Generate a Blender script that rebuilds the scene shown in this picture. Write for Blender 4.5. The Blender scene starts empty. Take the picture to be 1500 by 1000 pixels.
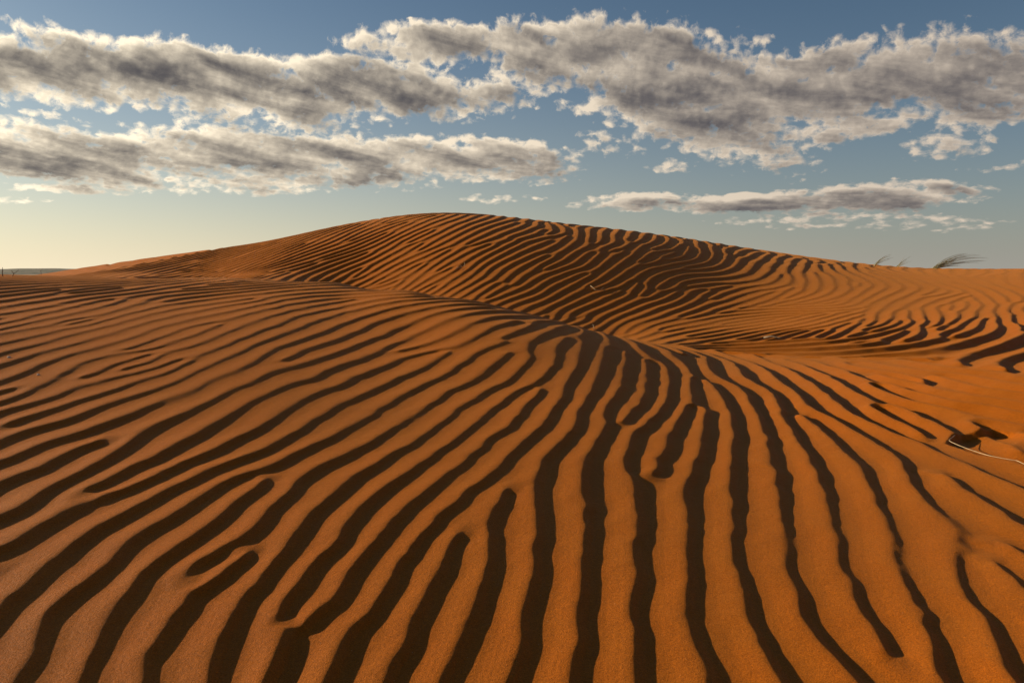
import bpy, math, random
import numpy as np
from concurrent.futures import ThreadPoolExecutor

# ------------------------------------------------------------------ camera, sky, sun, exposure
scene = bpy.context.scene
col = scene.collection
R = math.radians
EYE = 1.26                      # eye height above the sand at the photographer's feet
F_PX = 1167.0                   # focal length in photo pixels (1500 wide) = 28 mm on full frame
HORIZON = 400.0                 # photo row of the horizon

cam_data = bpy.data.cameras.new('camera')
cam_data.sensor_width = 36.0
cam_data.lens = 28.0
cam_data.shift_y = -(500.0 - HORIZON) / 1500.0
cam_data.clip_start = 0.05
cam_data.clip_end = 20000.0
cam = bpy.data.objects.new('camera', cam_data)
cam.location = (0.0, 0.0, EYE)
cam.rotation_euler = (R(90), 0, 0)
col.objects.link(cam)
scene.camera = cam

SUN_AZ = -67.0                  # degrees, from the view direction (+Y), negative = left
SUN_EL = 15.0
sun_data = bpy.data.lights.new('sun', 'SUN')
sun_data.energy = 5.0
sun_data.angle = R(0.55)
sun_data.color = (1.0, 0.82, 0.54)
sun = bpy.data.objects.new('sun', sun_data)
sun.rotation_euler = (R(90 - SUN_EL), 0, R(180 - SUN_AZ))
sun.location = (-30, 15, 12)
col.objects.link(sun)

scene.view_settings.view_transform = 'Standard'
scene.view_settings.look = 'None'
scene.view_settings.exposure = 0.36
scene.view_settings.gamma = 1.0
scene.view_settings.use_curve_mapping = False


class N:
    """small helper: builds math node chains"""
    def __init__(self, tree):
        self.t = tree
    def new(self, kind, **kw):
        n = self.t.nodes.new(kind)
        for k, v in kw.items():
            setattr(n, k, v)
        return n
    def put(self, sock, v):
        if isinstance(v, bpy.types.NodeSocket):
            self.t.links.new(v, sock)
        elif v is not None:
            sock.default_value = v
    def m(self, op, a, b=None, c=None, clamp=False):
        n = self.new('ShaderNodeMath', operation=op, use_clamp=clamp)
        self.put(n.inputs[0], a)
        if b is not None: self.put(n.inputs[1], b)
        if c is not None: self.put(n.inputs[2], c)
        return n.outputs[0]
    def v(self, op, a, b=None, out=0):
        n = self.new('ShaderNodeVectorMath', operation=op)
        self.put(n.inputs[0], a)
        if b is not None: self.put(n.inputs[1], b)
        return n.outputs[out]
    def ss(self, x, a, b, to0=0.0, to1=1.0, interp='SMOOTHSTEP'):
        n = self.new('ShaderNodeMapRange', interpolation_type=interp, clamp=True)
        self.put(n.inputs[0], x)
        self.put(n.inputs[1], a); self.put(n.inputs[2], b)
        self.put(n.inputs[3], to0); self.put(n.inputs[4], to1)
        return n.outputs[0]
    def noise(self, vec, scale, detail=4.0, rough=0.55, lac=2.0, dist=0.0, out=0):
        n = self.new('ShaderNodeTexNoise')
        self.put(n.inputs['Vector'], vec)
        n.inputs['Scale'].default_value = scale
        n.inputs['Detail'].default_value = detail
        n.inputs['Roughness'].default_value = rough
        n.inputs['Lacunarity'].default_value = lac
        n.inputs['Distortion'].default_value = dist
        return n.outputs[out]
    def mix(self, f, a, b, blend='MIX'):
        n = self.new('ShaderNodeMix', data_type='RGBA', blend_type=blend)
        self.put(n.inputs[0], f); self.put(n.inputs[6], a); self.put(n.inputs[7], b)
        return n.outputs[2]
    def xyz(self, x, y, z):
        n = self.new('ShaderNodeCombineXYZ')
        self.put(n.inputs[0], x); self.put(n.inputs[1], y); self.put(n.inputs[2], z)
        return n.outputs[0]


def build_world():
    w = bpy.data.worlds.new('World')
    scene.world = w
    w.use_nodes = True
    t = w.node_tree
    t.nodes.clear()
    n = N(t)
    out = n.new('ShaderNodeOutputWorld')
    bg = n.new('ShaderNodeBackground')
    t.links.new(bg.outputs[0], out.inputs[0])
    sky = n.new('ShaderNodeTexSky', sky_type='NISHITA')
    sky.sun_disc = False
    sky.sun_elevation = R(SUN_EL)
    sky.sun_rotation = R(SUN_AZ)
    sky.altitude = 900.0
    sky.air_density = 1.0
    sky.dust_density = 1.7
    sky.ozone_density = 1.6
    bg.inputs['Strength'].default_value = 0.054
    skyc = n.mix(1.0, sky.outputs[0], SKY_TINT, 'MULTIPLY')

    # --- clouds live at directions on the sky: azimuth / elevation in degrees
    tc = n.new('ShaderNodeTexCoord')
    sep = n.new('ShaderNodeSeparateXYZ')
    t.links.new(tc.outputs['Generated'], sep.inputs[0])
    dx, dy, dz = sep.outputs
    az = n.m('MULTIPLY', n.m('ARCTAN2', dx, dy), 180 / math.pi)
    el = n.m('MULTIPLY', n.m('ARCSINE', n.m('MINIMUM', n.m('MAXIMUM', dz, -1.0), 1.0)), 180 / math.pi)

    tosun = n.ss(n.m('ABSOLUTE', n.m('SUBTRACT', az, SUN_AZ)), 105.0, 18.0, 0.0, 1.0, 'SMOOTHERSTEP')
    air = n.m('MULTIPLY', n.m('EXPONENT', n.m('DIVIDE', n.m('MAXIMUM', el, 0.0), -6.0)), 0.92)
    skyc = n.mix(air, skyc, n.mix(tosun, AIR_FAR, AIR_NEAR))

    # one node group = cloud thickness at (az, el)
    g = bpy.data.node_groups.new('cloud_thickness', 'ShaderNodeTree')
    g.interface.new_socket('az', in_out='INPUT', socket_type='NodeSocketFloat')
    g.interface.new_socket('el', in_out='INPUT', socket_type='NodeSocketFloat')
    g.interface.new_socket('thickness', in_out='OUTPUT', socket_type='NodeSocketFloat')
    g.interface.new_socket('body', in_out='OUTPUT', socket_type='NodeSocketFloat')
    gn = N(g)
    gi = gn.new('NodeGroupInput'); go = gn.new('NodeGroupOutput')
    a, e = gi.outputs[0], gi.outputs[1]
    # wobble the layout so the banks have ragged outlines
    p0 = gn.xyz(gn.m('MULTIPLY', a, 0.10), gn.m('MULTIPLY', e, 0.28), 3.7)
    wob = gn.noise(p0, 1.0, 3.0, 0.5, out=1)
    ws = gn.new('ShaderNodeSeparateColor')
    g.links.new(wob, ws.inputs[0])
    a2 = gn.m('ADD', a, gn.m('MULTIPLY', gn.m('SUBTRACT', ws.outputs[0], 0.5), 5.0))
    e2 = gn.m('ADD', e, gn.m('MULTIPLY', gn.m('SUBTRACT', ws.outputs[1], 0.5), 1.6))
    total = None
    for (px, py, rx, ry, tilt, wt) in CLOUD_BANKS:
        ca, ce = math.degrees(math.atan((px - 750) / F_PX)), math.degrees(math.atan(
            (HORIZON - py) / F_PX * math.cos(math.atan((px - 750) / F_PX))))
        k = 57.3 / F_PX
        ct, st = math.cos(R(tilt)), math.sin(R(tilt))
        da = gn.m('SUBTRACT', a2, ca); de = gn.m('SUBTRACT', e2, ce)
        u = gn.m('MULTIPLY_ADD', da, ct / (rx * k), gn.m('MULTIPLY', de, st / (rx * k)))
        v = gn.m('MULTIPLY_ADD', de, ct / (ry * k), gn.m('MULTIPLY', da, -st / (ry * k)))
        q = gn.m('ADD', gn.m('MULTIPLY', u, u), gn.m('MULTIPLY', v, v))
        q = gn.m('MULTIPLY', q, q)
        b = gn.m('MULTIPLY', gn.m('EXPONENT', gn.m('MULTIPLY', q, -0.9)), wt)
        total = b if total is None else gn.m('MAXIMUM', total, b)
    # the same kind of broken banks go on all round, outside the frame
    pw = gn.xyz(gn.m('SINE', gn.m('MULTIPLY', a, math.pi / 180)), gn.m('COSINE', gn.m('MULTIPLY', a, math.pi / 180)),
                gn.m('MULTIPLY', e, 0.085))
    wide = gn.ss(gn.noise(pw, 2.2, 2.0, 0.5), 0.5, 0.66)
    belt = gn.m('MULTIPLY', gn.ss(e, 3.0, 7.0), gn.ss(e, 20.0, 14.0))
    outside = gn.ss(gn.m('ABSOLUTE', a), 33.5, 38.0)
    total = gn.m('MAXIMUM', total, gn.m('MULTIPLY', gn.m('MULTIPLY', wide, belt), outside))
    ew = gn.m('MULTIPLY', gn.m('LOGARITHM', gn.m('ADD', gn.m('MAXIMUM', e, 0.0), 3.0), math.e), 13.5)   # layers foreshorten towards the horizon
    # billows
    stretch = 2.1
    p1 = gn.xyz(gn.m('MULTIPLY', a, 0.20), gn.m('MULTIPLY', ew, 0.22 * stretch), 0.0)
    f1 = gn.noise(p1, 1.0, 3.0, 0.55, dist=0.4)
    p2 = gn.xyz(gn.m('MULTIPLY', a, 0.95), gn.m('MULTIPLY', ew, 0.95 * 1.35), 5.1)
    f2 = gn.noise(p2, 1.0, 7.0, 0.62, dist=0.25)
    vor = gn.new('ShaderNodeTexVoronoi', feature='SMOOTH_F1')
    p3 = gn.xyz(gn.m('ADD', gn.m('MULTIPLY', a, 1.45), gn.m('MULTIPLY', f2, 1.2)),
                gn.m('ADD', gn.m('MULTIPLY', ew, 1.45 * 1.1), gn.m('MULTIPLY', f2, 1.2)), 1.3)
    g.links.new(p3, vor.inputs['Vector'])
    vor.inputs['Scale'].default_value = 1.0
    vor.inputs['Smoothness'].default_value = 0.6
    puff = gn.m('SUBTRACT', 0.55, vor.outputs['Distance'])
    d = gn.m('ADD', total, gn.m('MULTIPLY', gn.m('SUBTRACT', f1, 0.5), 1.3))
    d = gn.m('ADD', d, gn.m('MULTIPLY', gn.m('SUBTRACT', f2, 0.5), 1.5))
    d = gn.m('ADD', d, gn.m('MULTIPLY', puff, 0.45))
    d = gn.m('SUBTRACT', d, 0.52)
    # nothing can form where there is no bank
    d = gn.m('SUBTRACT', d, gn.ss(total, 0.25, 0.0, 0.0, 1.2))
    g.links.new(d, go.inputs[0])
    p4 = gn.xyz(gn.m('ADD', gn.m('MULTIPLY', a, 0.20), gn.m('MULTIPLY', ew, 0.25)), gn.m('ADD', gn.m('MULTIPLY', ew, 0.85), gn.m('MULTIPLY', a, 0.10)), 9.0)
    f4 = gn.noise(p4, 1.0, 5.0, 0.5, dist=0.5)
    body = gn.m('ADD', gn.m('MULTIPLY', total, 0.8), gn.m('MULTIPLY', gn.m('SUBTRACT', f1, 0.5), 1.0))
    body = gn.m('ADD', body, gn.m('MULTIPLY', gn.m('SUBTRACT', f4, 0.5), 2.3))
    body = gn.m('ADD', body, gn.m('MULTIPLY', d, 0.18))
    g.links.new(body, go.inputs[1])

    def thick(a_, e_):
        k = n.new('ShaderNodeGroup')
        k.node_tree = g
        n.put(k.inputs[0], a_); n.put(k.inputs[1], e_)
        return k.outputs
    d0, b0 = thick(az, el)
    d1, b1 = thick(n.m('SUBTRACT', az, 0.9), n.m('ADD', el, 0.5))     # a step towards the sun
    d2, b2 = thick(n.m('SUBTRACT', az, 0.28), n.m('ADD', el, 0.22))   # a small step, for the puffs
    cover = n.m('POWER', n.ss(d0, -0.08, 0.27, interp='LINEAR'), 1.35)
    # light let through: thin or sun-facing parts glow, thick cores go grey
    shade = n.m('ADD', n.m('MULTIPLY', b0, 0.5), n.m('MULTIPLY', b1, 0.5))
    rim = n.ss(d0, 0.45, 0.05)
    puffs = n.m('ADD', n.m('MULTIPLY', n.m('SUBTRACT', d0, d1), 0.30), n.m('MULTIPLY', n.m('SUBTRACT', d0, d2), n.m('MULTIPLY_ADD', rim, 0.55, 0.22)))
    dim = n.m('SUBTRACT', n.m('SUBTRACT', shade, n.m('MULTIPLY', rim, 0.42)), puffs)
    litness = n.m('POWER', n.ss(dim, 1.55, 0.05, interp='LINEAR'), 1.7)
    bright = n.mix(tosun, CLOUD_LIT_FAR, CLOUD_LIT_NEAR)
    dark = n.mix(tosun, CLOUD_DARK_FAR, CLOUD_DARK_NEAR)
    cc = n.mix(litness, dark, bright)
    final = n.mix(cover, skyc, cc)
    t.links.new(final, bg.inputs['Color'])


SKY_TINT = (0.80, 0.98, 1.06, 1.0)
AIR_FAR = (5.4, 5.1, 4.5, 1)
AIR_NEAR = (15.0, 12.8, 9.0, 1)
CLOUD_LIT_NEAR = (18.5, 16.0, 12.0, 1)
CLOUD_LIT_FAR = (9.6, 8.1, 6.5, 1)
CLOUD_DARK_NEAR = (1.5, 1.4, 1.45, 1)
CLOUD_DARK_FAR = (1.25, 1.2, 1.4, 1)
# centre px, py, radii px, tilt deg (up to the right positive), weight : direction on the sky of each bank
CLOUD_BANKS = [
    (60, 105, 190, 42, -3, 1.0), (300, 120, 260, 50, -6, 1.05), (560, 130, 220, 42, -3, 1.0),
    (640, 65, 150, 32, 2, 0.85), (880, 85, 210, 62, -3, 1.0), (1000, 140, 190, 75, -10, 1.0),
    (1080, 190, 130, 55, -20, 0.9), (1250, 115, 260, 55, 2, 1.0), (1450, 115, 180, 58, 0, 1.0),
    (1260, 185, 90, 24, 10, 0.75), (1400, 205, 70, 22, 8, 0.7), (1480, 240, 60, 8, 4, 0.55),
    (120, 228, 230, 42, -2, 1.0), (420, 232, 260, 44, -1, 1.0), (680, 232, 190, 34, -3, 0.95),
    (380, 175, 200, 22, -8, 0.6), (900, 215, 60, 22, -15, 0.6), (80, 275, 180, 10, 0, 0.6), (330, 275, 170, 12, 0, 0.62),
    (960, 292, 130, 13, 3, 0.9), (1100, 294, 150, 17, -2, 1.0), (1270, 290, 140, 20, 0, 1.0),
    (1230, 322, 190, 12, 0, 0.65), (1460, 326, 80, 8, 2, 0.5), (740, 292, 70, 8, 0, 0.5), (60, 165, 70, 8, -4, 0.5),
    (200, 185, 70, 9, -8, 0.5), (1090, 235, 60, 12, -4, 0.6), (985, 245, 40, 9, 0, 0.55), (1080, 62, 40, 12, 0, 0.5),
    (15, 298, 50, 8, 0, 0.5),
]
build_world()

# ------------------------------------------------------------------ the shape of the dunes
rng = np.random.default_rng(7)
random.seed(5)
TH0, TH1 = R(-49), R(55)
RHO0, RHO1 = math.log(1.3), math.log(34.0)


def ray(px, py, y):
    return ((px - 750) / F_PX * y, y, (HORIZON - py) / F_PX * y)


# (photo column, photo row, metres away): points surveyed on the smooth dune body, ripples left out
SURVEY = [
    (-400, 1000, 2.1), (0, 1000, 2.3), (375, 1000, 2.4), (750, 1000, 2.45), (1125, 1000, 2.45), (1500, 1000, 2.4), (1900, 1000, 2.25),
    (-400, 800, 2.9), (0, 800, 3.15), (375, 800, 3.3), (750, 800, 3.4), (1125, 800, 3.5), (1500, 800, 3.45), (1900, 800, 3.3),
    (-400, 650, 4.0), (0, 650, 4.35), (375, 650, 4.55), (750, 650, 4.75), (1125, 650, 5.1), (1500, 650, 5.0), (1900, 650, 4.6),
    (0, 550, 5.6), (375, 550, 5.9), (750, 550, 6.3), (950, 550, 6.8), (1125, 550, 7.6), (1300, 550, 7.7), (1500, 550, 7.2), (1800, 550, 6.6),
    (-300, 480, 6.6), (0, 480, 7.0), (300, 480, 7.4), (600, 480, 7.9),
    (-300, 437, 8.2), (0, 440, 8.5), (300, 440, 9.0), (500, 440, 9.3),
    (-300, 404, 15.0), (0, 404.5, 15.0), (150, 406, 14.6), (300, 409.5, 13.8), (400, 413, 12.8), (500, 418, 11.9), (600, 428.5, 10.6), (700, 446, 10.2),
    (800, 469, 9.8), (870, 485, 9.6), (935, 497.5, 9.5), (1000, 509, 9.4), (1060, 521, 9.4),
    (300, 423, 16.0), (500, 445, 14.2), (600, 460, 12.2), (700, 476, 11.7), (800, 490, 11.2), (870, 497, 10.9), (0, 414, 17.5), (-300, 414, 17.5),
    (900, 489, 12.2), (1000, 492, 12.0), (1125, 500, 11.2), (1300, 500, 10.4), (1500, 500, 9.3), (1800, 495, 8.6),
    (700, 443, 13.4), (500, 414, 15.6), (300, 407, 18.0), (100, 406, 19.5), (-150, 408, 20.5),
    (640, 309, 22.0), (560, 317, 22.0), (704, 312.5, 21.8), (772, 318.5, 21.5),
    (900, 334, 22.0), (900, 450, 13.6), (1000, 348.5, 23.0), (1100, 366, 23.8), (1100, 460, 13.8),
    (1204, 381.0, 23.8), (1250, 387.5, 23.5), (1306, 392, 23.0), (1374, 394.5, 22.2), (1500, 394, 21.2), (1500, 440, 13.4), (1374, 440, 14.2),
    (1800, 394, 21.0), (1800, 440, 12.4),
    (500, 328.5, 22.0), (442, 340.5, 22.0), (340, 359, 23.5), (221, 376, 24.5), (150, 388.5, 25.5), (100, 396.5, 26.2), (51, 406, 24.0), (51, 407, 21.5), (0, 412, 24.0), (0, 411, 21.0), (100, 400, 22.0), (150, 393.5, 22.0), (51, 410, 28.0), (0, 416, 28.0), (-100, 416, 27.0),
]
BACK = [  # px, metres away, height relative to the eye: the hidden lee behind the skyline
    (640, 26, 1.3), (900, 26.5, 0.7), (1100, 28, 0.3), (1374, 27, -0.1), (1500, 26, -0.1), (1800, 25, -0.2), (442, 26, 0.7),
    (340, 27.5, 0.35), (100, 30, -0.9), (-150, 30, -1.4), (-400, 22, -0.5), (-400, 16, -0.4),
    (640, 33, -0.3), (900, 33, -0.4), (300, 33, -0.8), (1300, 33, -0.8), (0, 33, -1.2),
]
ctrl = np.array([ray(*s) for s in SURVEY] + [((p - 750) / F_PX * y, y, z) for p, y, z in BACK])


def tps_kernel(d2):
    return 0.5 * d2 * np.log(d2 + 1e-9)


def tps_fit(P, z, lam=2.5e-3):
    n = len(P)
    d2 = ((P[:, None, :] - P[None]) ** 2).sum(-1)
    K = tps_kernel(d2) + lam * np.eye(n)
    Q = np.concatenate([np.ones((n, 1)), P], 1)
    A = np.block([[K, Q], [Q.T, np.zeros((3, 3))]])
    s = np.linalg.solve(A, np.concatenate([z, np.zeros(3)]))
    return P, s


def tps_eval(fit, x, y):
    P, s = fit
    n = len(P)
    out = s[n] + s[n + 1] * x + s[n + 2] * y
    for k in range(n):
        out = out + s[k] * tps_kernel((x - P[k, 0]) ** 2 + (y - P[k, 1]) ** 2)
    return out


# warp distances so the spline is about equally stiff near and far
def warp(x, y):
    r = np.hypot(x, y) + 1e-6
    k = np.log1p(r) / r
    return x * k * 3, y * k * 3


cx, cy = warp(ctrl[:, 0], ctrl[:, 1])
BASE_FIT = tps_fit(np.stack([cx, cy], 1), ctrl[:, 2])


def base_z(x, y):
    wx, wy = warp(x, y)
    return tps_eval(BASE_FIT, wx, wy)


# a log-polar survey chart: cells keep their shape and grow with distance
def chart(step):
    nc = int(round((TH1 - TH0) / step)) + 1
    nr = int(round((RHO1 - RHO0) / step)) + 1
    th = np.linspace(TH0, TH1, nc)
    rho = np.linspace(RHO0, RHO1, nr)
    T, Q = np.meshgrid(th, rho)
    r = np.exp(Q)
    return T, Q, r * np.sin(T), r * np.cos(T), r


def gather(a, i, j):
    h, w = a.shape
    i = np.clip(i, 0, h - 1.001); j = np.clip(j, 0, w - 1.001)
    i0 = i.astype(np.int32); j0 = j.astype(np.int32)
    fi = i - i0; fj = j - j0
    k = i0 * w + j0
    f = a.ravel()
    return (f.take(k) * (1 - fj) + f.take(k + 1) * fj) * (1 - fi) + (f.take(k + w) * (1 - fj) + f.take(k + w + 1) * fj) * fi


def blur(a, s):
    h, w = a.shape
    p = int(3 * s) + 2
    p = min(p, h - 1, w - 1)
    b = np.pad(a, p, mode='reflect')
    fy = np.fft.fftfreq(b.shape[0])[:, None]; fx = np.fft.rfftfreq(b.shape[1])[None]
    G = np.exp(-2 * (math.pi * s) ** 2 * (fy ** 2 + fx ** 2))
    return np.fft.irfft2(np.fft.rfft2(b) * G, s=b.shape)[p:p + h, p:p + w]


STEP = 0.0023
T, Q, X, Y, RR = chart(STEP)
NR, NC = T.shape
VALLEY = [(-900, 16.6), (0, 16.6), (300, 15.6), (500, 13.8), (700, 12.3), (870, 11.4), (1060, 10.4), (1200, 9.3), (1500, 8.4), (2200, 7.6)]
VALLEY_X = np.array([(p - 750) / F_PX * y for p, y in VALLEY]); VALLEY_Y = np.array([y for p, y in VALLEY])
V_TH = np.arctan2(VALLEY_X, VALLEY_Y); V_R = np.hypot(VALLEY_X, VALLEY_Y)
V_R = V_R[np.argsort(V_TH)]; V_TH = np.sort(V_TH)


def dune_body(T_, R_, X_, Y_, step):
    """spline surface, its large dune relaxed a little more (loose sand has no dents)"""
    z = base_z(X_, Y_)
    zs_ = blur(z, 0.034 / step)
    k = np.clip((R_ - np.interp(T_, V_TH, V_R) - 0.2) / 3.0, 0, 1)
    k = k * k * (3 - 2 * k)
    return z * (1 - k) + zs_ * k


ZB = dune_body(T, RR, X, Y, STEP)


def cell(x, y):
    return (np.log(np.hypot(x, y)) - RHO0) / STEP, (np.arctan2(x, y) - TH0) / STEP


YS = np.geomspace(1.4, 27.0, 1000)


def survey_pixels(P):
    """where each sight line meets the smooth dune body"""
    P = np.asarray(P, float)
    ax = (P[:, 0] - 750) / F_PX; az_ = (HORIZON - P[:, 1]) / F_PX
    x = ax[:, None] * YS; y = np.broadcast_to(YS, x.shape)
    z = gather(ZB, *cell(x, y))
    hit = z >= az_[:, None] * YS
    k = np.argmax(hit, 1)
    ok = hit.any(1) & (k > 0)
    k = np.maximum(k, 1)
    r_ = np.arange(len(P))
    d0 = az_ * YS[k - 1] - z[r_, k - 1]; d1 = z[r_, k] - az_ * YS[k]
    f = d0 / (d0 + d1 + 1e-9)
    yy = YS[k - 1] + f * (YS[k] - YS[k - 1])
    return ax * yy, yy, ok


def tile(x0, y0, s, kind, lines):
    return [(kind, [(x0 + a / s, y0 + b / s) for a, b in ln]) for ln in lines]


# ripples traced off the photograph: L = middle of a sunlit ridge, D = middle of a shaded hollow
TR = []
TR += tile(0, 800, 4, 'L', [
    [(0, 265), (110, 180), (250, 95), (400, 0)], [(40, 720), (130, 540), (200, 380), (370, 215), (560, 105), (700, 0)],
    [(400, 740), (480, 560), (560, 370), (690, 220), (850, 105), (1010, 0)],
    [(770, 740), (820, 560), (900, 400), (980, 240), (1050, 140), (1160, 70), (1300, 0)],
    [(1130, 245), (1230, 185), (1340, 90), (1420, 20)],
    [(1100, 780), (1170, 580), (1260, 380), (1310, 270), (1420, 200), (1500, 150), (1590, 80), (1670, 0)]])
TR += tile(375, 800, 4, 'L', [
    [(-40, 760), (40, 600), (90, 480), (90, 350), (150, 240), (250, 130), (400, 0)],
    [(240, 440), (340, 370), (450, 270), (490, 150), (560, 60), (640, 0)],
    [(330, 770), (400, 580), (470, 460), (600, 370), (680, 240), (760, 120), (860, 0)],
    [(680, 760), (770, 560), (870, 380), (970, 200), (1040, 0)], [(1030, 760), (1130, 560), (1210, 330), (1270, 150), (1300, 0)]])
TR += tile(375, 800, 4, 'D', [[(230, 500), (230, 600), (170, 740)], [(190, 380), (300, 220), (380, 110)], [(430, 400), (570, 260), (610, 130)]])
TR += tile(0, 800, 4, 'D', [[(1080, 200), (1150, 120), (1250, 70)], [(950, 700), (1000, 540), (1090, 370), (1140, 290)],
                            [(210, 740), (300, 560), (380, 400), (450, 280), (600, 160)], [(580, 740), (650, 540), (740, 380), (850, 250)]])
TR += tile(750, 800, 4, 'L', [
    [(-110, 760), (-60, 600), (0, 400), (40, 200), (55, 0)], [(260, 760), (310, 560), (340, 350), (350, 150), (345, 0)],
    [(625, 760), (635, 500), (645, 250), (640, 0)], [(1010, 760), (980, 550), (950, 350), (950, 180), (930, 0)],
    [(1425, 760), (1300, 550), (1250, 350), (1240, 180), (1230, 0)]])
TR += tile(750, 800, 4, 'D', [[(60, 760), (130, 520), (180, 320), (195, 130), (190, 0)], [(440, 760), (470, 520), (490, 320), (495, 0)],
                              [(805, 760), (800, 400), (795, 0)], [(1200, 760), (1130, 540), (1100, 330), (1095, 180), (1080, 0)],
                              [(1370, 0), (1390, 200), (1420, 400), (1480, 540), (1600, 700), (1660, 780)]])
TR += tile(1125, 800, 4, 'L', [
    [(15, 0), (40, 200), (120, 400), (200, 530), (350, 680), (450, 780)], [(320, 0), (350, 180), (440, 350), (530, 480), (640, 620)],
    [(670, 0), (700, 180), (790, 350), (850, 480), (870, 560), (850, 700)], [(1030, 0), (1060, 180), (1150, 380), (1250, 560), (1350, 720)],
    [(1290, 100), (1350, 250), (1480, 400)], [(1400, 30), (1500, 90)]])
TR += tile(1125, 800, 4, 'D', [
    [(155, 0), (185, 200), (250, 370), (330, 500), (370, 530), (470, 630), (560, 700), (630, 780)], [(475, 0), (520, 180), (590, 320), (660, 440), (700, 520)],
    [(840, 0), (880, 180), (930, 330), (980, 430), (1010, 540), (1000, 620), (1050, 720), (1100, 790)],
    [(1230, 0), (1240, 70), (1200, 170), (1230, 250), (1340, 370), (1420, 480), (1490, 600)], [(1370, 90), (1500, 160)]])
TR += tile(0, 600, 4, 'L', [
    [(0, 160), (130, 100), (280, 40), (400, 0)], [(0, 265), (200, 205), (350, 150), (450, 90), (560, 60), (750, 0)],
    [(0, 410), (150, 340), (280, 270), (400, 205), (540, 180)], [(0, 590), (130, 520), (300, 430), (430, 370), (540, 290), (620, 210), (780, 120), (900, 60), (1050, 0)],
    [(0, 770), (200, 680), (330, 610), (440, 520), (520, 440), (700, 360), (880, 240), (1080, 140), (1300, 20)],
    [(480, 500), (600, 485), (750, 420), (950, 350), (1150, 260), (1400, 140), (1500, 80), (1630, 10)],
    [(300, 790), (500, 690), (680, 590), (850, 510), (1020, 420), (1200, 350), (1400, 260), (1500, 230)],
    [(680, 780), (850, 670), (1000, 580), (1200, 460), (1330, 390), (1500, 340)], [(980, 780), (1130, 700), (1280, 580), (1400, 480), (1500, 435), (1550, 415)],
    [(1290, 790), (1400, 700), (1500, 620)]])
TR += tile(0, 600, 4, 'D', [[(540, 460), (650, 430), (800, 370)], [(400, 270), (520, 220)]])
TR += tile(375, 600, 4, 'L', [
    [(0, 235), (130, 170), (220, 120), (320, 50), (400, 0)], [(0, 335), (200, 250), (400, 150), (520, 80), (580, 50), (700, 20)],
    [(0, 640), (80, 560), (130, 450), (170, 385), (300, 325), (500, 240), (700, 150), (900, 20)],
    [(130, 780), (240, 640), (300, 540), (420, 420), (600, 330), (800, 230), (1000, 120), (1170, 10)],
    [(400, 780), (500, 680), (540, 580), (700, 450), (900, 330), (1080, 210), (1200, 120), (1310, 10)],
    [(650, 780), (770, 620), (900, 510), (1050, 390), (1200, 270), (1350, 160), (1450, 80), (1540, 10)],
    [(880, 770), (1000, 650), (1130, 540), (1280, 420), (1400, 300), (1500, 210)],
    [(1050, 790), (1180, 700), (1260, 600), (1380, 500), (1500, 410)], [(1300, 800), (1280, 680)]])
TR += tile(375, 600, 4, 'D', [[(30, 480), (60, 430)], [(1420, 790), (1410, 680), (1400, 590), (1450, 500)]])
TR += tile(750, 600, 4, 'L', [
    [(0, 200), (110, 120), (170, 50), (190, 0)], [(0, 400), (120, 270), (230, 180), (330, 110), (380, 20)], [(40, 450), (70, 560), (55, 700), (50, 790)],
    [(330, 790), (350, 600), (330, 440), (370, 300), (450, 180), (520, 90), (500, 20)], [(640, 790), (660, 560), (640, 400), (620, 280), (690, 130), (780, 50), (860, 0)],
    [(810, 360), (850, 230), (870, 110), (950, 40), (1000, 0)], [(940, 790), (945, 560), (945, 400), (1030, 290), (1070, 180), (1080, 80), (1110, 0)],
    [(1230, 790), (1230, 560), (1215, 380), (1250, 260), (1270, 170), (1240, 70), (1240, 0)], [(1470, 790), (1470, 500), (1440, 350), (1430, 260), (1450, 180), (1420, 70), (1400, 0)],
    [(650, 50), (700, 0)]])
TR += tile(750, 600, 4, 'D', [
    [(190, 790), (215, 600), (170, 470), (170, 380), (300, 220), (420, 90)], [(495, 790), (510, 560), (490, 400), (500, 260), (590, 120)],
    [(795, 790), (800, 560), (790, 420)], [(730, 300), (760, 180), (780, 110)], [(880, 330), (950, 230), (970, 110)],
    [(1085, 790), (1085, 560), (1085, 400), (1130, 280), (1170, 160), (1170, 60)], [(1375, 790), (1375, 560), (1330, 380), (1320, 280), (1350, 180), (1320, 60)]])
TR += tile(1125, 600, 4, 'L', [
    [(60, 20), (110, 120), (140, 230), (210, 350), (270, 470), (290, 600), (300, 790)], [(160, 55), (260, 120), (330, 230), (480, 340), (540, 470), (580, 620), (640, 790)],
    [(350, 60), (480, 150), (640, 240), (740, 350), (780, 450), (850, 600), (1010, 740)], [(420, 20), (560, 85), (750, 180), (900, 265), (1000, 330)],
    [(960, 390), (1100, 500), (1250, 620), (1400, 720), (1500, 770)], [(1050, 350), (1250, 420), (1500, 540)]])
TR += tile(1125, 600, 4, 'D', [
    [(20, 60), (40, 180), (40, 280), (110, 400), (150, 500), (155, 650), (155, 790)], [(130, 0), (110, 50), (190, 110), (240, 210), (330, 330), (400, 440), (430, 600), (460, 790)],
    [(210, 45), (320, 90), (420, 160), (530, 230), (630, 330), (670, 420), (700, 520), (760, 660), (820, 790)],
    [(270, 0), (340, 35), (490, 95), (650, 165), (800, 250), (950, 355), (900, 400), (890, 430), (960, 490), (1060, 580), (1170, 690), (1240, 790)],
    [(470, 0), (590, 70), (700, 110), (850, 165), (1000, 220), (1150, 290), (1300, 350), (1500, 430)], [(1020, 370), (1200, 450), (1350, 530), (1500, 620)],
    [(650, 0), (750, 60), (830, 95)], [(920, 30), (960, 60), (1080, 110)], [(1150, 0), (1280, 50)]])
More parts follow.
